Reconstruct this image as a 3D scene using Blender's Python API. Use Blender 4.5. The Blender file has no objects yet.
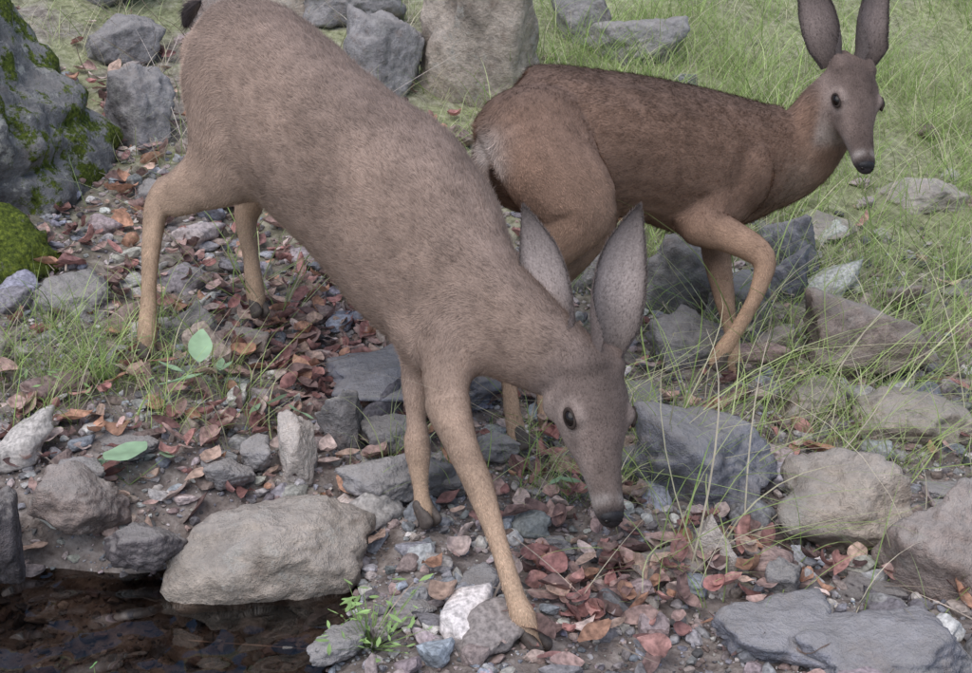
import bpy, bmesh, math, numpy as np
from mathutils import Vector
rng=np.random.default_rng(7)
SC=bpy.context.scene
# ------------------------------------------------------------------ noise
def _h(i,j,k):
    n=(i.astype(np.int64)*374761393+j.astype(np.int64)*668265263+k.astype(np.int64)*1274126177)&0xffffffff
    n=((n^(n>>13))*1274126177)&0xffffffff
    n=n^(n>>16)
    return (n&0xffff)/65535.0
def vnoise(p):
    f=np.floor(p);t=p-f;t=t*t*(3-2*t);i=f.astype(np.int64)
    r=0
    for a in (0,1):
        for b in (0,1):
            for c in (0,1):
                w=(t[:,0] if a else 1-t[:,0])*(t[:,1] if b else 1-t[:,1])*(t[:,2] if c else 1-t[:,2])
                r=r+w*_h(i[:,0]+a,i[:,1]+b,i[:,2]+c)
    return r*2-1
def fbm(p,o=3):
    s=0;a=1;q=np.array(p,dtype=float)
    for _ in range(o):
        s=s+a*vnoise(q);q=q*2.03+17.3;a*=.5
    return s
def sig(x): return 1/(1+np.exp(-np.clip(x,-40,40)))
# ------------------------------------------------------------------ terrain
WATER=.248
HOOFS=[(.084,1.738),(-.113,2.076),(-.773,2.578),(-.551,2.772),(.54,2.72),(.63,2.82),(.072,2.40),(.141,2.497)]
def zbase(x,y):
    z=-.12*x+.14*y+.12*np.maximum(0,y-3)**1.3
    k=.02
    return k*np.logaddexp(z/k,.25/k)
def hgt(x,y):
    x=np.atleast_1d(np.asarray(x,float));y=np.atleast_1d(np.asarray(y,float))
    p=np.stack([x,y,np.zeros_like(x)],1)
    z=zbase(x,y)+.022*fbm(p*3.1,2)+.009*fbm(p*14+5,2)+.004*vnoise(p*45)
    w=.05*vnoise(p*6+3)
    m=sig((2.04+w-y)/.045)*sig((-.27+w-x)/.035)
    return z*(1-m)+m*(.165+.02*fbm(p*9,2))
# ------------------------------------------------------------------ mesh helpers
def make_mesh(name,V,F,mat,col=None,smooth=True,parent=None):
    V=np.asarray(V,np.float32);F=np.asarray(F,np.int32)
    me=bpy.data.meshes.new(name)
    me.vertices.add(len(V));me.vertices.foreach_set('co',V.ravel())
    me.loops.add(F.size);me.loops.foreach_set('vertex_index',F.ravel())
    me.polygons.add(len(F));me.polygons.foreach_set('loop_start',np.arange(len(F),dtype=np.int32)*F.shape[1])
    me.update(calc_edges=True)
    me.polygons.foreach_set('use_smooth',np.full(len(F),smooth))
    if col is not None:
        a=me.color_attributes.new('Col','FLOAT_COLOR','POINT')
        c=np.ones((len(V),4),np.float32);c[:,:3]=np.clip(col,0,1);a.data.foreach_set('color',c.ravel())
    if mat: me.materials.append(mat)
    ob=bpy.data.objects.new(name,me);SC.collection.objects.link(ob)
    if parent: ob.parent=parent
    return ob
def ico(n):
    bm=bmesh.new();bmesh.ops.create_icosphere(bm,subdivisions=n,radius=1)
    V=np.array([v.co[:] for v in bm.verts]);F=np.array([[v.index for v in f.verts] for f in bm.faces]);bm.free();return V,F
ICO={n:ico(n) for n in (1,2,3,4,5,6)}
def rock_verts(n,seed,p=14,npl=10,noise=.05):
    r=np.random.default_rng(seed)
    D=ICO[n][0]/np.linalg.norm(ICO[n][0],axis=1)[:,None]
    N=r.normal(size=(npl,3));N/=np.linalg.norm(N,axis=1)[:,None]
    ax=np.array([[1,0,0],[-1,0,0],[0,1,0],[0,-1,0],[0,0,1],[0,0,-1]])+r.normal(size=(6,3))*.3
    ax/=np.linalg.norm(ax,axis=1)[:,None]
    N=np.vstack([N,ax]);d=np.concatenate([r.uniform(.62,1.0,npl),r.uniform(.78,1.,6)])
    Dw=D+.10*np.stack([vnoise(D*2.3+seed),vnoise(D*2.3+seed+31),vnoise(D*2.3+seed+67)],1) if n>3 else D
    S=(np.maximum(Dw@N.T/d,0)**p).sum(1)**(-1/p)
    nz=fbm(D*1.9+seed,3);rid=(1-np.abs(vnoise(D*5+seed)))**3
    S=S*(1+noise*nz+noise*.45*fbm(D*8+seed,3)-noise*.6*rid)
    return D*S[:,None]
def rotmats(N,tilt=None,r=rng):
    if tilt is None:
        q=r.normal(size=(N,4))
    else:
        a=r.uniform(0,2*np.pi,N);b=r.uniform(0,2*np.pi,N);t=np.abs(r.normal(size=N))*tilt
        w1,x1,y1,z1=np.cos(t/2),np.sin(t/2)*np.cos(b),np.sin(t/2)*np.sin(b),0*t
        w2,x2,y2,z2=np.cos(a/2),0*a,0*a,np.sin(a/2)
        q=np.stack([w1*w2-x1*x2-y1*y2-z1*z2,w1*x2+x1*w2+y1*z2-z1*y2,w1*y2-x1*z2+y1*w2+z1*x2,w1*z2+x1*y2-y1*x2+z1*w2],1)
    q/=np.linalg.norm(q,axis=1)[:,None];w,x,y,z=q.T
    return np.stack([1-2*(y*y+z*z),2*(x*y-z*w),2*(x*z+y*w),2*(x*y+z*w),1-2*(x*x+z*z),2*(y*z-x*w),2*(x*z-y*w),2*(y*z+x*w),1-2*(x*x+y*y)],1).reshape(-1,3,3)
def instance(name,temps,F,pos,R,scale,cols,mat,smooth,parent=None):
    N=len(pos);T=np.array(temps);idx=rng.integers(0,len(T),N)
    V=T[idx]*scale[:,None,:]
    V=np.einsum('nij,nkj->nki',R,V)+pos[:,None,:]
    nv=T.shape[1]
    FF=(F[None]+(np.arange(N)*nv)[:,None,None]).reshape(-1,F.shape[1])
    C=np.repeat(cols[:,None,:],nv,1)
    return make_mesh(name,V.reshape(-1,3),FF,mat,C.reshape(-1,3),smooth,parent)
# ------------------------------------------------------------------ materials
def newmat(name):
    m=bpy.data.materials.new(name);m.use_nodes=True;nt=m.node_tree
    b=nt.nodes['Principled BSDF'];return m,nt,b
def N(nt,t,**k):
    n=nt.nodes.new(t)
    for a,v in k.items():
        if a in n.inputs: n.inputs[a].default_value=v
        else: setattr(n,a,v)
    return n
def noise_node(nt,scale,detail=3,vec=None,rough=.6):
    n=N(nt,'ShaderNodeTexNoise');n.inputs['Scale'].default_value=scale;n.inputs['Detail'].default_value=detail;n.inputs['Roughness'].default_value=rough
    if vec: nt.links.new(vec,n.inputs['Vector'])
    return n
def ramp(nt,src,stops):
    r=N(nt,'ShaderNodeValToRGB');e=r.color_ramp.elements
    while len(e)<len(stops): e.new(.5)
    for i,(p,c) in enumerate(stops): e[i].position=p;e[i].color=(*c,1) if len(c)==3 else c
    nt.links.new(src,r.inputs[0]);return r.outputs[0]
def mix(nt,a,b,f,mode='MIX'):
    m=N(nt,'ShaderNodeMix');m.data_type='RGBA';m.blend_type=mode
    for s,v in ((6,a),(7,b),(0,f)):
        if hasattr(v,'is_linked'): nt.links.new(v,m.inputs[s])
        else: m.inputs[s].default_value=(*v,1) if isinstance(v,tuple) else v
    return m.outputs[2]
def bump(nt,b,src,strength,dist,prev=None):
    n=N(nt,'ShaderNodeBump');n.inputs['Strength'].default_value=strength;n.inputs['Distance'].default_value=dist
    nt.links.new(src,n.inputs['Height'])
    if prev: nt.links.new(prev,n.inputs['Normal'])
    nt.links.new(n.outputs[0],b.inputs['Normal']);return n.outputs[0]
def geo(nt): return N(nt,'ShaderNodeNewGeometry').outputs['Position']
def colmat(name,rough=.8,spec=.3,nscale=60,nstr=.35,bs=0,bd=.002,trans=0):
    m,nt,b=newmat(name);g=geo(nt)
    a=N(nt,'ShaderNodeAttribute',attribute_name='Col')
    n=noise_node(nt,nscale,2,g)
    k=ramp(nt,n.outputs[0],[(.3,(1-nstr,)*3),(.7,(1+nstr,)*3)])
    c=mix(nt,a.outputs['Color'],k,1.0,'MULTIPLY')
    nt.links.new(c,b.inputs['Base Color']);b.inputs['Roughness'].default_value=rough;b.inputs['Specular IOR Level'].default_value=spec
    if bs: bump(nt,b,n.outputs[0],bs,bd)
    if trans:
        t=N(nt,'ShaderNodeBsdfTranslucent');nt.links.new(c,t.inputs[0]);ms=N(nt,'ShaderNodeMixShader');ms.inputs[0].default_value=trans
        nt.links.new(b.outputs[0],ms.inputs[1]);nt.links.new(t.outputs[0],ms.inputs[2]);nt.links.new(ms.outputs[0],nt.nodes['Material Output'].inputs[0])
    return m
def rockmat(name,c,lichen=.25,moss=None,stain=.5):
    m,nt,b=newmat(name);g=geo(nt)
    n1=noise_node(nt,6,4,g);n2=noise_node(nt,38,5,g,.75)
    d=tuple(x*.5 for x in c);l=tuple(min(1,x*1.4) for x in c)
    c1=ramp(nt,n1.outputs[0],[(.3,d),(.5,c),(.72,l)])
    c2=mix(nt,c1,ramp(nt,n2.outputs[0],[(.3,(.5,.5,.5)),(.65,(1.25,1.22,1.2))]),.8,'MULTIPLY')
    n4=noise_node(nt,14,4,g,.75)
    c3=mix(nt,c2,(.48,.47,.43),ramp(nt,n4.outputs[0],[(.56,(0,0,0)),(.64,(lichen,)*3)]))
    c3=mix(nt,c3,(.24,.16,.12),ramp(nt,n4.outputs[0],[(.25,(stain,)*3),(.45,(0,0,0))]))
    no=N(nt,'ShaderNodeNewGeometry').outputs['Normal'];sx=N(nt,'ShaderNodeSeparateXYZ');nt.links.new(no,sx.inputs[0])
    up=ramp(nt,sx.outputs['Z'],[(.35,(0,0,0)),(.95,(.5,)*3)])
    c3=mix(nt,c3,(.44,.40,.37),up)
    if moss is not None:
        n6=noise_node(nt,6,6,g,.75);n7=noise_node(nt,90,3,g)
        mc=ramp(nt,n7.outputs[0],[(.3,(.03,.04,.01)),(.55,(.11,.145,.02)),(.75,(.25,.28,.04))])
        c3=mix(nt,c3,mc,ramp(nt,n6.outputs[0],[(moss,(0,0,0)),(moss+.05,(1,)*3)]))
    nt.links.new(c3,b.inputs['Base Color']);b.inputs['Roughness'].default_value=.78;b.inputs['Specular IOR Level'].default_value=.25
    bump(nt,b,n2.outputs[0],1.0,.018)
    return m
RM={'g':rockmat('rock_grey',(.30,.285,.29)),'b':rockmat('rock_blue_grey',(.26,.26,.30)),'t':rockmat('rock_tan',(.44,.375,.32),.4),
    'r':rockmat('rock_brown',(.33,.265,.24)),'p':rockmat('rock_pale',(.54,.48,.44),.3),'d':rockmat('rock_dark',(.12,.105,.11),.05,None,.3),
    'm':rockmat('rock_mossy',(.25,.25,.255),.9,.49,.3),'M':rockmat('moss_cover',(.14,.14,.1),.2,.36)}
RM['d'].node_tree.nodes['Principled BSDF'].inputs['Roughness'].default_value=.45
def groundmat():
    m,nt,b=newmat('soil');g=geo(nt)
    n2=noise_node(nt,30,4,g,.7)
    v=N(nt,'ShaderNodeTexVoronoi');v.inputs['Scale'].default_value=70;nt.links.new(g,v.inputs['Vector'])
    c=ramp(nt,n2.outputs[0],[(.3,(.09,.07,.063)),(.5,(.20,.168,.152)),(.7,(.33,.29,.27))])
    sx=N(nt,'ShaderNodeSeparateXYZ');nt.links.new(g,sx.inputs[0])
    mr=N(nt,'ShaderNodeMapRange');nt.links.new(sx.outputs['Y'],mr.inputs[0]);mr.inputs[1].default_value=2.9;mr.inputs[2].default_value=4.1
    mx=N(nt,'ShaderNodeMapRange');nt.links.new(sx.outputs['X'],mx.inputs[0]);mx.inputs[1].default_value=-.3;mx.inputs[2].default_value=.6
    mx.inputs[4].default_value=.6
    n8=noise_node(nt,2.5,3,g,.65)
    st=ramp(nt,n2.outputs[0],[(.3,(.13,.14,.07)),(.5,(.28,.30,.155)),(.7,(.44,.44,.28))])
    st2=ramp(nt,n2.outputs[0],[(.3,(.10,.08,.075)),(.5,(.26,.22,.20)),(.7,(.42,.38,.35))])
    st3=mix(nt,st2,st,ramp(nt,n8.outputs[0],[(.42,(.1,)*3),(.55,(.8,)*3)]))
    st=mix(nt,st3,st,mx.outputs[0])
    cc=mix(nt,c,st,mr.outputs[0])
    nt.links.new(cc,b.inputs['Base Color']);b.inputs['Roughness'].default_value=.95;b.inputs['Specular IOR Level'].default_value=.15
    p=bump(nt,b,v.outputs['Distance'],.6,.006);bump(nt,b,n2.outputs[0],.8,.01,p);return m
def geom(a,b,n): return np.geomspace(a,b,n)
xs=np.concatenate([-2.3-geom(.05,70,24)[::-1],np.arange(-2.3,2.7,.014),2.7+geom(.05,70,24)])
ys=np.concatenate([-geom(.3,40,12)[::-1],np.arange(0,1.4,.1),np.arange(1.4,3.6,.011),np.arange(3.6,6.6,.024),6.6+geom(.05,90,30)])
X,Y=np.meshgrid(xs,ys);Z=hgt(X.ravel(),Y.ravel())
nx,ny=len(xs),len(ys)
V=np.stack([X.ravel(),Y.ravel(),Z],1);i=np.arange(nx-1)[None,:]+np.arange(ny-1)[:,None]*nx
F=np.stack([i,i+1,i+nx+1,i+nx],-1).reshape(-1,4)
make_mesh('ground',V,F,groundmat())
# water
m,nt,b=newmat('creek_water');g=geo(nt)
nt.nodes.remove(b)
gl=N(nt,'ShaderNodeBsdfGlossy');gl.inputs['Roughness'].default_value=.03;tr=N(nt,'ShaderNodeBsdfTransparent');tr.inputs[0].default_value=(.52,.45,.41,1)
fr=N(nt,'ShaderNodeFresnel');fr.inputs[0].default_value=1.6
n=noise_node(nt,9,1,g);bp=N(nt,'ShaderNodeBump');bp.inputs['Strength'].default_value=1;bp.inputs['Distance'].default_value=.06
nt.links.new(n.outputs[0],bp.inputs['Height']);nt.links.new(bp.outputs[0],gl.inputs['Normal']);nt.links.new(bp.outputs[0],fr.inputs['Normal'])
ms=N(nt,'ShaderNodeMixShader');nt.links.new(fr.outputs[0],ms.inputs[0]);nt.links.new(tr.outputs[0],ms.inputs[1]);nt.links.new(gl.outputs[0],ms.inputs[2])
nt.links.new(ms.outputs[0],nt.nodes['Material Output'].inputs[0])
wx=np.linspace(-7,-.17,30);wy=np.linspace(-3,2.16,30);X,Y=np.meshgrid(wx,wy)
i=np.arange(29)[None,:]+np.arange(29)[:,None]*30
make_mesh('water',np.stack([X.ravel(),Y.ravel(),np.full(900,WATER)],1),np.stack([i,i+1,i+31,i+30],-1).reshape(-1,4),m)
# ------------------------------------------------------------------ hero rocks  (x, y, width, height in cm, stone type)
ROCKS=[(-36,201,31,7,'t'),(-22,219,14,6,'g'),(-20,237,12,7,'g'),(-30,236,9,12,'g'),(-38,222,8,11,'p'),(-16,259,35,10,'b'),(-57,272,13,6,'r'),
(-69,270,12,9,'g'),(-77,207,18,5,'r'),(-88,194,10,9,'d'),(-62,195,12,3,'d'),(46,236,31,13,'b'),(55,327,23,19,'g'),(29,329,12,11,'g'),
(94,358,16,16,'b'),(86,336,12,10,'b'),(101,304,34,14,'r'),(102,264,25,10,'t'),(73,215,23,14,'t'),(85,194,21,18,'r'),(42,201,7,10,'p'),
(47,177,19,6,'b'),(65,171,24,7,'b'),(71,192,11,3,'d'),(32,198,15,5,'r'),(-1,190,10,3,'g'),(-13,183,8,2,'g'),(13,205,7,2,'g'),
(51,291,18,9,'g'),(33,264,18,5,'b'),(76,299,15,9,'r'),(100,220,12,4,'g'),(-78,213,10,3,'g'),(-3,456,39,48,'t'),(-38,448,31,25,'g'),
(-56,510,41,18,'g'),(39,514,17,19,'g'),(148,407,24,9,'p'),(63,503,33,15,'g'),(-103,285,20,7,'g'),(-24,171,9,3,'g'),(-47,225,7,4,'g'),
(-51,217,9,4,'g'),(-72,224,11,3,'g'),(-7,222,8,4,'g'),(3,239,9,4,'g'),(81,276,17,5,'t'),(53,191,7,6,'g'),
(98,233,10,3,'g'),(70,318,18,12,'g'),(-100,473,27,11,'r'),(-133,447,22,14,'g'),(-113,393,20,19,'g'),
(-92,430,26,12,'p'),(-150,500,40,20,'g'),(-80,520,30,14,'t'),(-118,520,34,16,'p'),(-60,420,18,8,'g'),(-95,345,16,8,'g'),
(112,382,16,5,'p'),(95,420,14,5,'p'),(150,350,18,6,'g'),(122,340,14,5,'r')]
rr=np.random.default_rng(11)
def rock(name,x,y,zc,a,b_,c,rot,seed,mat,p=22,noise=.09,npl=8,n=5):
    V=rock_verts(n,seed,p,npl,noise)*np.array([a,b_,c])
    cr,sr=math.cos(rot),math.sin(rot);V=V@np.array([[cr,sr,0],[-sr,cr,0],[0,0,1]])
    ob=make_mesh(name,V,ICO[n][1],mat);ob.location=(x,y,zc);return ob
for k,(x,y,w,h,t) in enumerate(ROCKS):
    x,y,w,h=x/100,y/100,w/100,h/100
    z=float(zbase(np.array([x]),np.array([y]))[0])
    dep=w*rr.uniform(.62,.85);c=h*.75;rot=rr.uniform(-.35,.35)
    if k in (0,8,9,10):
        rock('rock',x,y,z+h-h*1.2,w*.54,dep*.58,h*1.45,rot*.4,{0:104,8:108,9:109,10:110}[k],RM[t],20,.09,10)
    else: rock('rock',x,y,z+h-c*.88,w*.58,dep*.58,c,rot,300+k,RM[t])
rock('mossy_boulder',-1.66,3.36,.72,.50,.42,.52,.3,501,RM['m'],12,.13,8,6)
rock('moss_covered_rock',-1.27,2.98,.53,.20,.17,.15,.2,502,RM['M'],8,.12,8)
# ------------------------------------------------------------------ gravel
PAL=np.array([(.32,.31,.32),(.27,.275,.31),(.39,.36,.335),(.31,.245,.225),(.23,.22,.225),(.50,.47,.45),(.36,.30,.295),(.15,.14,.145),(.29,.215,.195)])
def scatter(n,x0,x1,y0,y1): return rng.uniform(x0,x1,n),rng.uniform(y0,y1,n)
GM=colmat('gravel_stone',.8,.3,110,.4,.6,.004)
def gravel(name,n,smin,smax,ic,dens,smooth=False,area=(-1.5,1.7,1.45,3.9),ex=1.6):
    x,y=scatter(n,*area);k=rng.uniform(0,1,n)<dens(x,y);x,y=x[k],y[k]
    if smax>.1:
        k=~((x<-.22)&(y<2.08))
        for hx,hy in HOOFS: k&=~((np.abs(x-hx-.02)<.10)&(y>hy-.26)&(y<hy+.05))
        x,y=x[k],y[k]
    elif smax>.05:
        k=np.ones(len(x),bool)
        for hx,hy in HOOFS: k&=~((np.abs(x-hx)<.035)&(y>hy-.06)&(y<hy+.03))
        x,y=x[k],y[k]
    n=len(x)
    s=smin*(smax/smin)**(rng.uniform(0,1,n)**ex)/2
    T=[rock_verts(ic,s_,18,8,.08) for s_ in range(900,912)]
    sc=s[:,None]*rng.uniform(.6,1.3,(n,3));sc[:,2]*=.7
    z=hgt(x,y)+s*.25
    c=PAL[rng.integers(0,len(PAL),n)]*rng.uniform(.65,1.35,(n,1))*rng.uniform(.95,1.05,(n,3))
    c=c*np.where(z<WATER,.6,1)[:,None]
    return instance(name,T,ICO[ic][1],np.stack([x,y,z],1),rotmats(n,.5),sc,c,GM,smooth)
def dgr(x,y): return np.clip(1.15-.5*np.maximum(0,y-2.6)-.3*np.maximum(0,x-.6),.12,1)
gravel('stone_rubble',360,.06,.13,4,lambda x,y:np.clip(dgr(x,y)*.8,.4,1),True,(-1.6,2.0,1.5,4.9))
gravel('gravel',1400,.028,.07,3,lambda x,y:dgr(x,y)*.9)
gravel('gravel_fine',10000,.012,.03,2,dgr)
gravel('gravel_grit',18000,.004,.012,1,lambda x,y:dgr(x,y)*(y<2.9),area=(-1.1,1.1,1.5,2.9))
# ------------------------------------------------------------------ leaf litter
def leaf_T(curl,fold,wave,wd=.22,seed=0):
    t=np.linspace(0,1,9);v=np.array([-1,-.5,0,.5,1])
    T_,V_=np.meshgrid(t,v,indexing='ij')
    w=wd*np.sin(np.pi*np.clip(T_,0.02,.98)**.9)**.75
    ang=(T_-.5)*curl
    x=np.sin(ang)/abs(curl)*np.sign(curl)
    z=(1-np.cos(ang))/abs(curl)+fold*np.abs(V_)*w+wave*np.sin(T_*9+V_*2+seed)*.5*np.abs(V_)
    return np.stack([x,V_*w,z],-1).reshape(-1,3)
lf=[]
for a in range(8):
    for b_ in range(4):
        q=a*5+b_;lf.append([q,q+1,q+6,q+5])
lf=np.array(lf)
LT=[leaf_T(c,f_,w,wd,s) for s,(c,f_,w,wd) in enumerate([(.6,.4,.04,.2),(1.6,.8,.08,.22),(-1.0,.5,.09,.2),(2.6,1.1,.08,.24),(.3,1.2,.12,.26),(-.5,.2,.1,.19),(1.2,-.5,.12,.23),(3.2,.6,.1,.25)])]
LM=colmat('dead_leaf',.7,.3,80,.45,.3,.001,.2)
LC=np.array([(.43,.235,.21),(.38,.19,.175),(.49,.33,.295),(.28,.15,.14),(.56,.44,.40),(.46,.26,.18),(.20,.13,.12),(.41,.28,.25),(.52,.37,.30)])
xs_,ys_=[],[]
for (cx,cy,sx,sy,n) in [(-.25,2.85,.17,.24,360),(-.42,2.6,.2,.15,140),(.22,1.92,.13,.11,130),(-.5,2.2,.2,.12,80),(-.98,2.25,.16,.15,90),(-1.25,3.9,.25,.35,180),
    (.5,2.05,.2,.12,70),(.85,2.05,.25,.1,60),(-.75,3.1,.25,.3,200),(.65,2.65,.2,.2,40),(0,2.6,1.0,.5,240),(.4,1.72,.2,.06,40),(-.1,3.3,.5,.5,180),(.1,2.3,.15,.12,40),(-.8,4.2,.4,.4,120)]:
    xs_.append(rng.normal(cx,sx,n));ys_.append(rng.normal(cy,sy,n))
x=np.concatenate(xs_);y=np.concatenate(ys_);z=hgt(x,y);k=(z>WATER)&(y>1.4);x,y,z=x[k],y[k],z[k];n=len(x)
L=rng.uniform(.03,.085,n);sc=np.stack([L,L*rng.uniform(.7,1.4,n),L*.9],1)
instance('leaf_litter',LT,lf,np.stack([x,y,z+.010+rng.uniform(0,.025,n)],1),rotmats(n,.6),sc,LC[rng.integers(0,len(LC),n)]*rng.uniform(.7,1.3,(n,1)),LM,True)
# ------------------------------------------------------------------ grass
def ribbons(name,x,y,L,a0,a1,az,w,cols,mat,seg=7,z0=None,wob=.25):
    n=len(x);t=np.linspace(0,1,seg+1)
    th=a0[:,None]+(a1-a0)[:,None]*t[None]**1.3
    azv=az[:,None]+wob*rng.normal(size=(n,1))*t[None]*3+0*th
    dl=(L/seg)[:,None]
    dx=np.sin(th)*np.cos(azv)*dl;dy=np.sin(th)*np.sin(azv)*dl;dz=np.cos(th)*dl
    def cs(a,b0): return b0[:,None]+np.concatenate([np.zeros((n,1)),np.cumsum(a[:,:-1],1)],1)
    z0=hgt(x,y) if z0 is None else z0
    P=np.stack([cs(dx,x),cs(dy,y),cs(dz,z0)],-1)
    fl=rng.uniform(0,np.pi,n)
    sd=np.stack([-np.sin(az+fl*.3),np.cos(az+fl*.3),0*az],1)[:,None,:]
    ww=(w[:,None]*np.clip(1.15-t[None]**2,.12,1))[:,:,None]*.5
    V=np.stack([P-sd*ww,P+sd*ww],2).reshape(n,-1,3)
    q=np.array([[2*i,2*i+1,2*i+3,2*i+2] for i in range(seg)])
    FF=(q[None]+(np.arange(n)*(2*(seg+1)))[:,None,None]).reshape(-1,4)
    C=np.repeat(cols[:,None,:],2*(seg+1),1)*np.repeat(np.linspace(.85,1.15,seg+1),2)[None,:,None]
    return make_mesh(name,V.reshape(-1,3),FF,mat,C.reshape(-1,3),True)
GR=colmat('grass_blade',.6,.3,30,.15,0,0,.35)
GC=np.array([(.37,.50,.16),(.45,.57,.21),(.28,.41,.12),(.55,.60,.31),(.62,.58,.39),(.62,.55,.42)])
def grass(name,blobs,lmin,lmax,w,pick,lean=(.1,.7),droop=(.7,1.9)):
    xs_,ys_=[],[]
    for (cx,cy,sx,sy,n) in blobs:
        m_=max(3,n//14);ax=rng.normal(cx,sx,m_);ay=rng.normal(cy,sy,m_);j=rng.integers(0,m_,n)
        xs_.append(ax[j]+rng.normal(0,.03,n));ys_.append(ay[j]+rng.normal(0,.03,n))
    x=np.concatenate(xs_);y=np.concatenate(ys_);z=hgt(x,y);k=z>WATER+.01;x,y=x[k],y[k];n=len(x)
    L=rng.uniform(lmin,lmax,n);c=GC[rng.choice(len(GC),n,p=pick)]*rng.uniform(.65,1.25,(n,1))
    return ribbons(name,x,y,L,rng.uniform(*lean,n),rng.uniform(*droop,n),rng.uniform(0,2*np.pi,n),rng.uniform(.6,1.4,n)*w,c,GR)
green=[.24,.25,.15,.18,.10,.08];dry=[.08,.1,.04,.22,.28,.28]
def ublob(x0,x1,y0,y1,n,c=150):
    return [(rng.uniform(x0,x1),rng.uniform(y0,y1),.12,.12,n//c) for _ in range(c)]
grass('grass_bank',ublob(.35,2.6,3.35,5.2,5400)+ublob(.6,3.3,5.0,6.6,3900)+ublob(.0,1.2,3.9,5.4,2100),.10,.36,.0026,green,(.2,1.1),(.8,2.1))
grass('grass_dry_bank',ublob(-2.4,.2,4.2,6.2,2000)+ublob(-1.2,.1,3.6,4.4,450),.10,.28,.0024,dry,(.3,1.2),(.9,2.1))
grass('grass_tufts',[(-.95,2.45,.12,.12,380),(-.85,2.62,.14,.1,280),(-.62,2.42,.1,.08,150),(.22,2.25,.1,.06,190),(.38,2.5,.12,.1,220),(1.0,2.85,.2,.25,360),(.75,2.5,.2,.15,220),
  (1.3,3.2,.25,.3,600),(.95,2.35,.2,.12,150),(.25,1.83,.06,.05,40),(.6,1.9,.15,.08,70),(-.18,2.2,.1,.08,60),(1.15,2.55,.15,.2,220),(-.1,3.6,.3,.3,200),(.5,3.0,.15,.2,140)],.06,.26,.0021,green,(.1,1.0),(.8,2.1))
grass('grass_stalks',[(1.0,2.8,.35,.45,330),(.55,2.45,.25,.25,110),(1.4,3.9,.7,.9,480),(-.6,2.9,.4,.5,50),(.75,2.0,.25,.15,90)],.3,.75,.0028,[.2,.22,.05,.25,.16,.12],(.5,1.3),(1.25,1.75))
# twigs
n=90;x,y=scatter(n,-1.5,1.4,1.7,5.0)
TW=colmat('twig',.8,.2,40,.3)
ribbons('twigs',x,y,rng.uniform(.08,.35,n),np.full(n,1.35),np.full(n,1.6),rng.uniform(0,6.28,n),rng.uniform(.002,.005,n),np.array([(.35,.28,.23)])*rng.uniform(.5,1.6,(n,1)),TW,5,hgt(x,y)+.025,.1)
n=110;x=rng.normal(-1.0,.35,n);y=rng.normal(4.4,.4,n)
ribbons('dry_brush',x,y,rng.uniform(.2,.6,n),rng.uniform(.6,1.4,n),rng.uniform(.9,1.7,n),rng.uniform(0,6.28,n),rng.uniform(.002,.005,n),np.array([(.48,.41,.36)])*rng.uniform(.5,1.4,(n,1)),TW,6,hgt(x,y),.2)
# broad-leaf weeds
WM=colmat('weed_leaf',.5,.4,25,.2,.2,.001,.3)
def weed(name,x,y,leaves,c=(.36,.52,.33)):
    z=float(hgt(x,y)[0]);P=[];S=[];C=[]
    r=np.random.default_rng(int(abs(x*991+y*77)));emp=bpy.data.objects.new(name,None);SC.collection.objects.link(emp)
    for (dx,dy,dz,Ln,w) in leaves:
        P.append((x+dx,y+dy,z+dz));S.append((Ln,Ln*w/.22*.5,Ln*.6));C.append(np.array(c)*r.uniform(.8,1.25))
    nl=len(P)
    instance('leaves',LT[:1]+LT[5:6],lf,np.array(P),rotmats(nl,.5,r),np.array(S),np.array(C),WM,True,emp)
    A=np.array(P);az=np.arctan2(A[:,1]-y,A[:,0]-x);d=np.hypot(A[:,0]-x,A[:,1]-y);h=A[:,2]-z
    s=ribbons('stems',np.full(nl,x),np.full(nl,y),np.hypot(d,h),np.arctan2(d,h),np.arctan2(d,h),az,np.full(nl,.003),np.tile(np.array([[.26,.36,.13]]),(nl,1)),GR,4,np.full(nl,z),0);s.parent=emp
weed('weed_plant',-.62,2.47,[(0,0,.11,.095,.6),(.06,-.02,.07,.08,.5),(-.06,-.03,.07,.10,.18),(.03,.05,.05,.06,.35),(-.03,-.05,.05,.11,.16)])
weed('weed_plant',-.70,2.15,[(0,0,.07,.11,.75),(.07,.03,.05,.07,.5),(-.06,.02,.04,.06,.35)])
weed('weed_plant',-.44,2.37,[(0,0,.08,.08,.5),(.05,-.02,.06,.06,.4),(-.05,0,.06,.06,.25)])
weed('weed_plant',.17,2.2,[(0,0,.05,.05,.35),(.04,0,.04,.04,.3),(-.03,.02,.04,.05,.25)])
def smallbush(x,y,n,sp,c):
    r=np.random.default_rng(n);weed('weed_seedling',x,y,[(r.normal(0,sp),r.normal(0,sp),r.uniform(.02,.09),r.uniform(.015,.03),.3) for _ in range(n)],c)
smallbush(-.19,1.73,70,.045,(.36,.52,.2));smallbush(-.6,1.60,26,.05,(.2,.4,.14));smallbush(-.85,2.5,60,.09,(.26,.4,.16))
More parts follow.
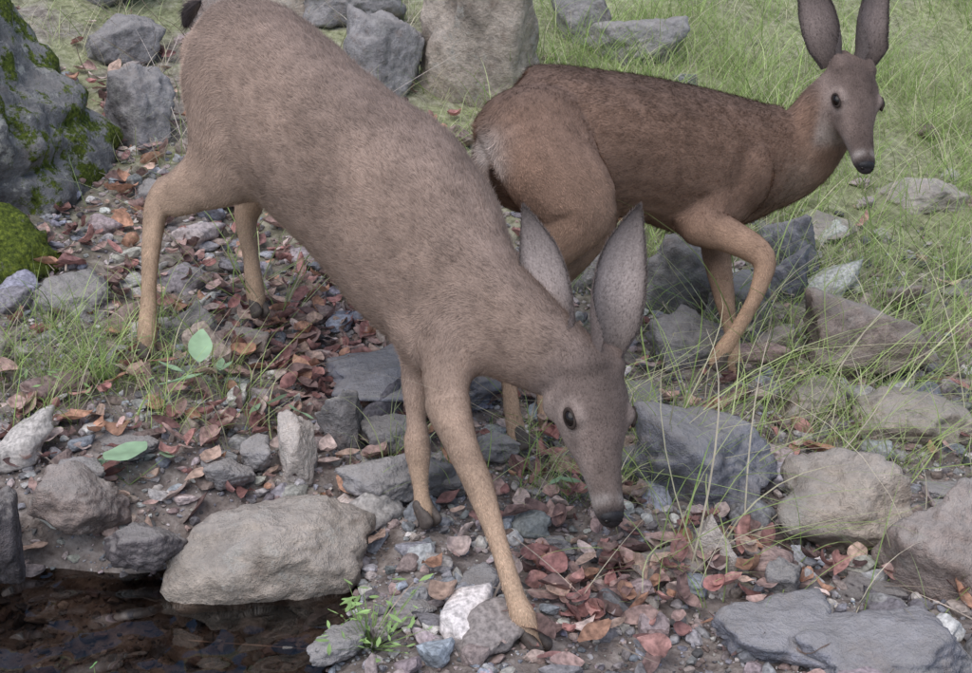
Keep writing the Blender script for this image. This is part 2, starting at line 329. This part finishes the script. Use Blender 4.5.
# ------------------------------------------------------------------ DEER
def nrm(v): v=np.asarray(v,float);return v/np.linalg.norm(v)
def catmull(P,k=5):
    P=np.asarray(P,float);Q=np.vstack([2*P[0]-P[1],P,2*P[-1]-P[-2]]);out=[]
    for i in range(1,len(Q)-2):
        for t in np.arange(k)/k:
            a,b_,c,d=Q[i-1],Q[i],Q[i+1],Q[i+2]
            out.append(.5*((2*b_)+(-a+c)*t+(2*a-5*b_+4*c-d)*t*t+(-a+3*b_-3*c+d)*t**3))
    out.append(P[-1]);return np.array(out)
class Body:
    def __init__(s): s.V=[];s.F=[];s.n=0;s.sk=[];s.core=[]
    def add(s,V,F): s.V.append(V);s.F.append(np.asarray(F)+s.n);s.n+=len(V)
    def loft(s,P,lat,col=None,flow=1,hl=.008,k=5,M=20,core=0):
        """P rows x,y,z,r_sagittal,r_lateral ; closed rounded tube"""
        C=catmull(P,k);C[:,3:]=np.maximum(C[:,3:],.004);pos=C[:,:3];T=np.gradient(pos,axis=0);T/=np.linalg.norm(T,axis=1)[:,None]
        def cap(i,sgn):
            r=min(C[i,3],C[i,4]);rows=[]
            for a in (25,50,70,85):
                a=math.radians(a);rows.append((pos[i]+sgn*T[i]*r*math.sin(a),C[i,3]*math.cos(a),C[i,4]*math.cos(a),T[i]))
            return rows
        rows=cap(0,-1)[::-1]+[(pos[i],C[i,3],C[i,4],T[i]) for i in range(len(C))]+cap(-1,1)
        V=[];lat=nrm(lat)
        ang=np.linspace(0,2*np.pi,M,endpoint=False)
        for (p,ru,rs,t) in rows:
            sd=nrm(lat-np.dot(lat,t)*t);up=np.cross(t,sd)
            V.append(p+np.outer(np.cos(ang),up)*ru+np.outer(np.sin(ang),sd)*rs)
        R=len(V);V=np.vstack(V);F=[]
        for r in range(R-1):
            for a in range(M):
                b_=(a+1)%M;F.append([r*M+a,r*M+b_,(r+1)*M+b_,(r+1)*M+a])
        V=np.vstack([V,rows[0][0],rows[-1][0]]);c0,c1=R*M,R*M+1
        for a in range(0,M):
            b_=(a+1)%M;F.append([c0,b_,a,a]);F.append([c1,(R-1)*M+a,(R-1)*M+b_,(R-1)*M+b_])
        s.add(V,F)
        nc=int(len(C)*core)
        for i in range(nc): s.core.append((pos[i],C[i,3:].max()))
        if col is not None:
            cc=np.asarray(col,float);u=np.linspace(0,len(cc)-1,len(C));ci=np.stack([np.interp(u,np.arange(len(cc)),cc[:,j]) for j in range(3)],1)
            for i in range(len(C)): s.sk.append((pos[i],C[i,3:].mean(),ci[i],T[i]*flow,hl))
    def ball(s,c,r):
        V,F=ICO[3];F=np.hstack([F,F[:,2:3]]);s.add(V*np.asarray(r)+np.asarray(c),F)
FM=colmat('deer_fur',.85,.15,260,.22,.25,.0015)
HM=colmat('deer_hair',.75,.15,20,.1)
def glossy(name,c,r,s=.5):
    m,nt,b=newmat(name);g=geo(nt);n=noise_node(nt,150,3,g);k=ramp(nt,n.outputs[0],[(.3,tuple(x*.7 for x in c)),(.7,tuple(x*1.3 for x in c))])
    nt.links.new(k,b.inputs['Base Color']);b.inputs['Roughness'].default_value=r;b.inputs['Specular IOR Level'].default_value=s;return m
EYE=glossy('deer_eye',(.012,.008,.007),.12,.3);NOSE=glossy('deer_nose',(.022,.02,.022),.5,.3);HOOF=glossy('deer_hoof',(.10,.08,.07),.6,.3);LID=glossy('deer_eyelid',(.05,.037,.032),.8,.1)
bump(NOSE.node_tree,NOSE.node_tree.nodes['Principled BSDF'],noise_node(NOSE.node_tree,400,2,geo(NOSE.node_tree)).outputs[0],.5,.002)
def build_deer(S):
    emp=bpy.data.objects.new('deer',None);SC.collection.objects.link(emp);B=Body()
    lat=nrm(S['lat']);cb,cl,cd=map(np.array,(S['c_body'],S['c_leg'],S['c_dark']))
    B.loft(S['torso'],lat,[cb*.9,cb,cb*1.0,cb*1.02,cb,cb*1.0,cb,cb],-1,.014,core=1)
    B.loft(S['neck'],lat,[cb,cb,cb*.97,cd*1.25],-1,.012,core=1)
    for k in ('nf','ff','nh','fh'):
        P=S[k];n=len(P)
        cols=[cb]*(2 if n>7 else 1);m_=n-len(cols);cols+= [cb*(1-a)+cl*a for a in np.clip(np.linspace(.2,1.4,m_),0,1)]
        B.loft(P,lat,cols,1,.006,M=16,core=.3)
    B.loft(S['tail'],lat,S['c_tail'],1,.02,M=12)
    for c,r in S['balls']: B.ball(c,r)
    A=np.array(S['head'][0]);Nn=np.array(S['head'][1]);f=nrm(Nn-A);u=np.array(S['up'],float);u=nrm(u-np.dot(u,f)*f);rt=np.cross(f,u);k=np.linalg.norm(Nn-A)/.297
    W=lambda s_,sd,up_: A+(f*s_+rt*sd+u*up_)*k
    sec=[(-.035,.030,-.035,.036),(.0,.050,-.050,.055),(.04,.060,-.062,.066),(.08,.061,-.069,.070),(.115,.053,-.070,.065),(.145,.041,-.063,.054),(.175,.030,-.052,.042),(.21,.022,-.042,.034),(.245,.018,-.036,.030),(.272,.011,-.031,.029),(.288,.003,-.025,.023)]
    rows=[(*W(s_,0,(a+b_)/2),(a-b_)/2*k,w*k) for s_,a,b_,w in sec]
    ch=np.array(S['c_head'])
    B.loft(rows,rt,[ch]*6,-1,.005,k=4,M=24)
    for sg in (-1,1):
        B.ball(W(.112,sg*.047,.022),(.0215*k,)*3)
        B.ball(W(.07,sg*.038,-.032),(.038*k,)*3)
        B.loft([(*W(.262,sg*.012,-.006),.013*k,.013*k),(*W(.282,sg*.013,-.008),.012*k,.011*k)],rt,k=2,M=10)
        B.loft([(*W(.03,sg*.03,.025),.036*k,.03*k),(*W(.0,sg*.045,.04),.027*k,.025*k)],rt,k=2,M=10)
    V=np.vstack(B.V);F=np.vstack(B.F)
    fs=[tuple(dict.fromkeys(map(int,r))) for r in F]
    me=bpy.data.meshes.new('t');me.from_pydata(V.tolist(),[],fs);me.update()
    bm=bmesh.new();bm.from_mesh(me);bmesh.ops.recalc_face_normals(bm,faces=bm.faces);bm.to_mesh(me);bm.free()
    tmp=bpy.data.objects.new('t',me);SC.collection.objects.link(tmp)
    r=tmp.modifiers.new('r','REMESH');r.mode='VOXEL';r.voxel_size=.0055;r.use_smooth_shade=True
    sm=tmp.modifiers.new('s','SMOOTH');sm.factor=.5;sm.iterations=6
    dg=bpy.context.evaluated_depsgraph_get();me2=bpy.data.meshes.new_from_object(tmp.evaluated_get(dg))
    bpy.data.objects.remove(tmp)
    nv=len(me2.vertices);P=np.zeros(nv*3);me2.vertices.foreach_get('co',P);P=P.reshape(-1,3)
    E=np.zeros(len(me2.edges)*2,np.int32);me2.edges.foreach_get('vertices',E);E=E.reshape(-1,2)
    deg=np.bincount(E.ravel(),minlength=nv).astype(float)
    dmin=np.full(nv,9.)
    for (c,rad) in B.core: dmin=np.minimum(dmin,np.sqrt(((P-c)**2).sum(1))/rad)
    s0=((P-A)/k)@f;wm=np.clip((1.55-dmin)/.4,0,1)*np.clip((.03-s0)/.03,0,1)*.8;wm[(s0>.03)&(np.linalg.norm(P-A,axis=1)<.4)]=0
    wm=np.maximum(wm,0)
    for it in range(110):
        acc=np.zeros_like(P)
        for ax_ in range(3):
            acc[:,ax_]=np.bincount(E[:,0],P[E[:,1],ax_],nv)+np.bincount(E[:,1],P[E[:,0],ax_],nv)
        P=P+(acc/deg[:,None]-P)*wm[:,None]
    me2.vertices.foreach_set('co',P.ravel());me2.update()
    No=np.zeros(nv*3);me2.vertices.foreach_get('normal',No);No=No.reshape(-1,3)
    P=P+No*((.005*fbm(P*10,2)+.0012*fbm(P*45,1))*np.clip(wm*2,.25,1))[:,None];me2.vertices.foreach_set('co',P.ravel());me2.update()
    def paint(Q,Nq):
        num=0;den=1e-9;fl=0;hl=0
        for (c,rad,col,T,h) in B.sk:
            w=np.exp(-np.minimum(((Q-c)**2).sum(1)/(rad*rad)*2.6,60));num=num+w[:,None]*col;fl=fl+w[:,None]*T;hl=hl+w*h;den=den+w
        c=num/den[:,None];hl=hl/den
        tor=np.clip((Q[:,2]-S['zbelly'])*8,0,1)[:,None]
        under=np.clip(-Nq[:,2]-.45,0,1)[:,None]*1.1
        c=c*(1-under)+np.array(S['c_belly'])*under
        top=np.clip(Nq[:,2]-.3,0,.6)[:,None]*1.05;c=c*(1-top*tor)+cd*top*tor
        L=(Q-A)/k;s_=L@f;sd=L@rt;up_=L@u
        H=sig((s_-.005)/.012)*sig((.084-np.abs(sd))/.004)*sig((up_+.080)/.005)*(up_<.1)*(s_<.32)
        hc=np.tile(ch,(len(Q),1))
        def lay(mask,col):
            nonlocal hc
            hc=hc*(1-mask[:,None])+np.array(col)*mask[:,None]
        lay(.85*sig((up_-.022)/.008)*sig((.13-s_)/.014)*(.65+.35*sig((.035-np.abs(sd))/.006)),cd*.65)
        lay(.7*sig((np.abs(sd)-.03)/.008)*sig((.012-up_)/.01)*sig((s_-.04)/.02),S['c_cheek'])
        lay(.8*sig((s_-.15)/.015)*sig((up_+.002)/.006)*sig((.030-np.abs(sd))/.005),cd*.85)
        lay(.65*sig((s_-.205)/.008),cd*.7)
        lay(.75*sig((-.014-up_)/.005)*sig((s_-.2)/.012),(.50,.44,.41))
        lay(.55*np.exp(-((s_-.256)/.009)**2)*sig((np.abs(sd)-.008)/.004),(.46,.41,.38))
        lay(.5*sig((-.042-up_)/.006)*sig((s_-.07)/.02),(.52,.44,.39))
        for sg in (-1,1):
            d=np.sqrt(((s_-.114)*.85)**2+(sd-sg*.064)**2+((up_-.022)*1.1)**2)
            lay(.42*np.exp(-((d-.026)/.007)**2),(.42,.335,.295));lay(.9*np.exp(-(d/.0155)**4),(.04,.028,.024))
            d2=np.sqrt((s_-.148)**2+(sd-sg*.045)**2+(up_+.0)**2);lay(.65*np.exp(-(d2/.013)**2),cd*.5)
        lay(sig((s_-.272)/.004)*sig((up_+.019)/.004),(.03,.025,.027))
        c=c*(1-H[:,None])+hc*H[:,None]
        for (sp,sr,scol,st) in S['spots']:
            w=(st*np.exp(-((Q-np.array(sp))**2).sum(1)/sr**2))[:,None];c=c*(1-w)+np.array(scol)*w
        mot=1+.19*fbm(Q*9,2)+.15*fbm(Q*38+7,2)
        return c*mot[:,None],fl,hl*(1-H)+.0045*H,H
    C,_,_,_=paint(P,No)
    a=me2.color_attributes.new('Col','FLOAT_COLOR','POINT');cc=np.ones((nv,4),np.float32);cc[:,:3]=np.clip(C*.9,0,1);a.data.foreach_set('color',cc.ravel())
    me2.materials.clear();me2.materials.append(FM)
    ob=bpy.data.objects.new('body',me2);SC.collection.objects.link(ob);ob.parent=emp
    # coat: short guard hairs lying along the body
    me2.calc_loop_triangles();nt_=len(me2.loop_triangles);tri=np.zeros(nt_*3,np.int32);me2.loop_triangles.foreach_get('vertices',tri);tri=tri.reshape(-1,3)
    a_,b_,c_=P[tri[:,0]],P[tri[:,1]],P[tri[:,2]];ar=np.linalg.norm(np.cross(b_-a_,c_-a_),axis=1);NH=130000
    j=rng.choice(nt_,NH,p=ar/ar.sum());u1=rng.uniform(0,1,(NH,1));u2=rng.uniform(0,1,(NH,1));sw=u1+u2>1;u1=np.where(sw,1-u1,u1);u2=np.where(sw,1-u2,u2)
    Q=a_[j]+(b_[j]-a_[j])*u1+(c_[j]-a_[j])*u2;Nq=No[tri[j,0]]
    col,fl,hl,H=paint(Q,Nq)
    fl=fl*(1-H[:,None])-f*H[:,None]*1.0
    fl=fl-(fl*Nq).sum(1)[:,None]*Nq;fl/=np.linalg.norm(fl,axis=1)[:,None]+1e-9
    # clumps: neighbouring hairs lean the same way
    cl_=np.stack([vnoise(Q*70),vnoise(Q*70+50),vnoise(Q*70+90)],1)*.38
    d=fl+Nq*rng.uniform(.12,.48,(NH,1))+rng.normal(0,.16,(NH,3))+cl_;d/=np.linalg.norm(d,axis=1)[:,None]
    sdv=np.cross(d,Nq);sdv/=np.linalg.norm(sdv,axis=1)[:,None]+1e-9
    hl=(hl*rng.uniform(.6,1.4,NH))[:,None];w=.0006
    VV=np.stack([Q-sdv*w,Q+sdv*w,Q+d*hl],1).reshape(-1,3)
    col=col*rng.uniform(.7,1.4,(NH,1));col3=np.stack([col*.88,col*.88,col*1.25],1).reshape(-1,3)
    make_mesh('coat_hair',VV,np.arange(NH*3).reshape(-1,3),HM,col3,True,emp)
    for sg,nm in ((-1,'eye_left'),(1,'eye_right')):
        c=W(.114,sg*.0560,.022);out=nrm(rt*sg*.93+f*.2+u*.3);e1=nrm(f-np.dot(f,out)*out);e2=np.cross(out,e1)
        Vv,Ff=ICO[3];M3=np.stack([e1*.0168,e2*.0138,out*.0160]);make_mesh(nm,(Vv@M3)*k+c,Ff,EYE,None,True,emp)
        TV=[];TF=[]
        for a1 in range(24):
            t1=a1/24*2*np.pi;dirr=e1*math.cos(t1)*1.22+e2*math.sin(t1)*.80
            for a2 in range(8):
                t2=a2/8*2*np.pi;TV.append(c+out*.0080*k+(dirr*(.0134+.003*math.cos(t2))+out*.003*math.sin(t2))*k)
                TF.append([a1*8+a2,((a1+1)%24)*8+a2,((a1+1)%24)*8+(a2+1)%8,a1*8+(a2+1)%8])
        make_mesh('eyelid',np.array(TV),TF,LID,None,True,emp)
    Vv,Ff=ICO[3];M3=np.stack([f*.013,rt*.0235,u*.0155]);make_mesh('nose',(Vv@M3)*k+W(.281,0,-.006),Ff,NOSE,None,True,emp)
    for sg in (-1,1):
        M3=np.stack([f*.004,rt*.0055,u*.004]);make_mesh('nostril',(Vv@M3)*k+W(.2905,sg*.0125,-.003),Ff,EYE,None,True,emp)
    for (b0,t0,od,Wd) in S['ears']:
        b0=np.array(b0);ax=np.array(t0)-b0;Ln=np.linalg.norm(ax);an=ax/Ln;o=np.array(od,float);o=nrm(o-np.dot(o,an)*an);sd=np.cross(an,o)
        nt1,nph=22,17;tt=np.linspace(-.12,1,nt1);ph=np.linspace(-1,1,nph);Vs=[];Cs=[]
        for layer in (0,1):
            for t in tt:
                w=Wd*np.interp(t,[-.12,0,.12,.3,.5,.68,.82,.93,1],[.50,.64,.84,1,.96,.76,.48,.22,.04]);Aa=np.interp(t,[0,.25,.6,1],[2.3,1.35,.85,.55])
                R=w/math.sin(min(Aa,math.pi/2));Cn=b0+ax*t-o*.014*math.sin(math.pi*max(t,0))
                for q in ph:
                    th=q*Aa;p=Cn+sd*R*math.sin(th)+o*(R*(1-math.cos(th))-R*.3)
                    rim=1-max(abs(q)**6,max(t,0)**8)
                    if layer: p=p-(o*math.cos(th)-sd*math.sin(th))*.0045*rim
                    Vs.append(p)
                    if layer: cx=np.array(S['c_earback'])*(1-.3*max(t,0))
                    else:
                        e=min(1,max(abs(q)**4,(max(t,0))**5));st=1+.05*math.sin(q*17+t*5)
                        cx=np.array(S['c_earin'])*st*(1-e)+np.array(S['c_earback'])*.4*e
                        cx=cx*np.interp(t,[-.1,.15,.4],[.35,.55,1])
                    Cs.append(cx)
        Fs=[]
        for layer in (0,1):
            for a1 in range(nt1-1):
                for a2 in range(nph-1):
                    q=layer*nt1*nph+a1*nph+a2;Fs.append([q,q+1,q+nph+1,q+nph] if layer==0 else [q,q+nph,q+nph+1,q+1])
        Vs=np.array(Vs);Cs=np.array(Cs);make_mesh('ear',Vs,Fs,FM,Cs,True,emp)
        NE=3600;ly=rng.integers(0,2,NE);i1=rng.integers(0,nt1-1,NE);edge=rng.uniform(0,1,NE)<.35;i2=np.where(edge,rng.choice([0,1,nph-2,nph-1],NE),rng.integers(0,nph,NE))
        idx=ly*nt1*nph+i1*nph+i2;t_=rng.uniform(0,1,(NE,1));t2_=rng.uniform(0,1,(NE,1));nb=np.where(i2<nph-1,1,-1)
        Q=Vs[idx]*(1-t_)+Vs[idx+nph]*t_+(Vs[idx+nb]-Vs[idx])*t2_
        d=an*1.0+rng.normal(0,.3,(NE,3))+np.where((ly==0)[:,None],o*.25,-o*.15);d/=np.linalg.norm(d,axis=1)[:,None];s2=nrm(np.cross(an,o))
        hl2=rng.uniform(.004,.010,(NE,1));VV=np.stack([Q-s2*.0005,Q+s2*.0005,Q+d*hl2],1).reshape(-1,3)
        make_mesh('ear_hair',VV,np.arange(NE*3).reshape(-1,3),HM,np.repeat(Cs[idx]*rng.uniform(.75,1.35,(NE,1)),3,0),True,emp)
    for k_ in ('nf','ff','nh','fh'):
        P_=np.array(S[k_])[:,:3];ax=nrm(P_[-1]-P_[-2]);fw=nrm(S['fw']);sd=nrm(np.cross(ax,fw));fw=nrm(np.cross(sd,ax))
        hb=Body()
        for sg in (-1,1):
            c=P_[-1]+sd*sg*.0105;rows=[]
            for (h,ra,off) in [(-.034,.012,0),(-.02,.015,.003),(-.006,.019,.008),(.004,.021,.011)]:
                rows.append((*(c+ax*h+fw*off),ra,.0105))
            hb.loft(rows,sd,k=3,M=14)
        V=np.vstack(hb.V);F=[tuple(dict.fromkeys(map(int,r))) for r in np.vstack(hb.F)]
        me=bpy.data.meshes.new('hoof');me.from_pydata(V.tolist(),[],F);me.materials.append(HOOF)
        for p in me.polygons: p.use_smooth=True
        o_=bpy.data.objects.new('hoof',me);SC.collection.objects.link(o_);o_.parent=emp
def J(pts,rad):
    return [(p[0]/1000,p[1]/1000,p[2]/1000,*(r if isinstance(r,tuple) else (r,r*.86))) for p,r in zip(pts,rad)]
front=dict(
 torso=J([(-656,2845,1131),(-603,2797,1111),(-512,2702,1078),(-397,2574,1005),(-291,2468,935),(-192,2367,873),(-118,2264,808),(-62,2176,760)],
   [(.07,.06),(.16,.10),(.20,.135),(.202,.148),(.202,.155),(.212,.152),(.212,.14),(.18,.115)]),
 neck=J([(-92,2198,780),(-10,2103,750),(58,2021,724),(115,1971,702),(165,1933,688)],[(.165,.11),(.135,.09),(.108,.074),(.086,.062),(.062,.054)]),
 nf=J([(-36,2110,767),(-60,2040,690),(-72,1975,632),(-44,1900,565),(-20,1862,520),(-10,1850,498),(22,1804,417),(50,1768,335),(60,1758,312),(74,1746,280),(84,1738,262)],[(.12,.07),(.088,.057),(.056,.044),.033,.029,.028,.0185,.020,.0245,.0175,.018]),
 ff=J([(-88,2197,689),(-130,2150,585),(-134,2130,505),(-131,2117,450),(-129,2112,425),(-125,2097,379),(-119,2083,345),(-113,2076,325)],[(.09,.055),.048,.029,.028,.024,.0175,.023,.0165]),
 nh=J([(-572,2678,1102),(-557,2650,1000),(-565,2630,925),(-645,2650,866),(-737,2680,818),(-757,2658,745),(-764,2623,640),(-768,2588,533),(-773,2578,490)],[(.15,.09),(.14,.085),(.118,.072),(.078,.048),(.044,.028),(.029,.022),.020,.025,.0165]),
 fh=J([(-539,2844,1063),(-516,2845,935),(-538,2855,837),(-582,2868,749),(-568,2817,654),(-556,2788,567),(-551,2772,530)],[(.13,.07),(.11,.06),(.058,.04),(.037,.026),.0215,.025,.0165]),
 tail=J([(-667,2911,1250),(-701,2943,1225),(-717,2935,1180)],[.022,.026,.014]),
 balls=[((-.085,2.14,.685),(.10,.10,.08)),((-.05,2.14,.79),(.10,.10,.12))],
 head=((.168,1.955,.692),(.212,1.779,.468)),up=(.40,-.77,.45),lat=(-.745,-.667,0),fw=(.667,-.745,-.1),zbelly=.6,
 ears=[((.128,1.965,.720),(.064,2.05,.942),(-.4,-1,.1),.047),((.208,1.955,.735),(.262,2.01,.952),(.25,-1,.1),.050)],
 c_body=(.335,.240,.192),c_leg=(.52,.36,.25),c_dark=(.205,.155,.135),c_belly=(.40,.30,.24),c_head=(.26,.195,.172),c_cheek=(.37,.295,.26),c_tail=[(.05,.04,.04)]*3,
 c_earback=(.17,.135,.125),c_earin=(.36,.30,.28),
 spots=[((.0,1.99,.60),.06,(.46,.35,.28),.5)])
back=dict(
 torso=J([(22,2722,975),(40,2720,970),(82,2720,959),(219,2791,931),(368,2869,912),(530,2957,861),(666,3038,849),(760,3091,851)],
   [(.06,.05),(.12,.09),(.165,.12),(.176,.14),(.168,.145),(.180,.135),(.156,.115),(.118,.09)]),
 neck=J([(671,3039,850),(783,3086,863),(837,3088,906),(879,3080,980),(911,3070,1050)],[(.15,.09),(.126,.082),(.108,.072),(.094,.066),(.068,.058)]),
 nf=J([(620,2932,848),(555,2868,779),(506,2835,741),(582,2794,714),(656,2758,669),(644,2735,597),(605,2728,512),(566,2728,445),(549,2725,418)],[(.12,.05),(.09,.048),.058,.042,.032,.021,.018,.0225,.016]),
 ff=J([(607,3008,757),(583,2963,651),(599,2904,536),(612,2868,455),(622,2833,382),(628,2821,345)],[(.07,.05),.042,.0285,.018,.0225,.016]),
 nh=J([(97,2658,1007),(150,2591,899),(208,2576,823),(140,2560,740),(57,2539,641),(48,2483,532),(54,2430,436),(65,2410,374),(72,2399,345)],[(.13,.08),(.115,.072),(.085,.058),(.058,.038),(.036,.024),.022,.0185,.022,.016]),
 fh=J([(114,2819,985),(197,2796,848),(247,2751,774),(201,2722,686),(138,2693,597),(131,2615,488),(131,2542,393),(137,2506,346),(141,2497,322)],[(.12,.07),(.10,.06),(.07,.05),(.05,.035),(.034,.022),.022,.018,.021,.016]),
 tail=J([(20,2680,1000),(-8,2625,960),(-10,2595,905),(5,2582,848)],[.012,.017,.018,.011]),
 balls=[((.60,2.94,.84),(.11,.09,.12))],
 head=((.908,3.09,1.074),(.928,2.895,.854)),up=(.22,-.65,.7),lat=(.43,-.9,0),fw=(.9,.43,0),zbelly=.7,
 ears=[((.868,3.10,1.11),(.790,3.15,1.32),(-.5,-1,.0),.048),((.952,3.10,1.115),(1.022,3.16,1.325),(.45,-1,0),.051)],
 c_body=(.25,.155,.112),c_leg=(.48,.32,.22),c_dark=(.12,.086,.074),c_belly=(.36,.24,.18),c_head=(.23,.17,.148),c_cheek=(.34,.26,.225),c_tail=[(.045,.035,.03)]*4,
 c_earback=(.12,.098,.092),c_earin=(.24,.19,.175),
 spots=[((.02,2.60,.955),.038,(.85,.78,.74),.9),((.035,2.57,.915),.028,(.8,.7,.65),.7),((.79,3.0,.80),.07,(.44,.33,.26),.5),((.2,2.6,.86),.12,(.31,.205,.155),.4)])
build_deer(front);build_deer(back)
# ------------------------------------------------------------------ light, sky, camera
el=60
w=bpy.data.worlds.new('World');SC.world=w;w.use_nodes=True;nt=w.node_tree
sk=nt.nodes.new('ShaderNodeTexSky');sk.sky_type='NISHITA';sk.sun_disc=False;sk.sun_elevation=math.radians(el);sk.sun_rotation=math.radians(180+25)
bg=nt.nodes['Background'];bg.inputs[1].default_value=.15;nt.links.new(sk.outputs[0],bg.inputs[0])
sl=bpy.data.lights.new('sun','SUN');sl.energy=2.7;sl.angle=math.radians(70);sl.color=(1,.965,.925)
so=bpy.data.objects.new('sun',sl);SC.collection.objects.link(so)
dirv=Vector((-math.sin(math.radians(25))*math.cos(math.radians(el)),-math.cos(math.radians(25))*math.cos(math.radians(el)),math.sin(math.radians(el))))
so.rotation_euler=dirv.to_track_quat('Z','Y').to_euler()
cam=bpy.data.cameras.new('camera');co=bpy.data.objects.new('camera',cam);SC.collection.objects.link(co)
cam.lens=44.44;cam.sensor_width=36;cam.clip_start=.05;cam.clip_end=500;co.location=(0,0,1.37);co.rotation_euler=(math.radians(72),0,0)
SC.camera=co
SC.view_settings.view_transform='Standard';SC.view_settings.look='None';SC.view_settings.exposure=0
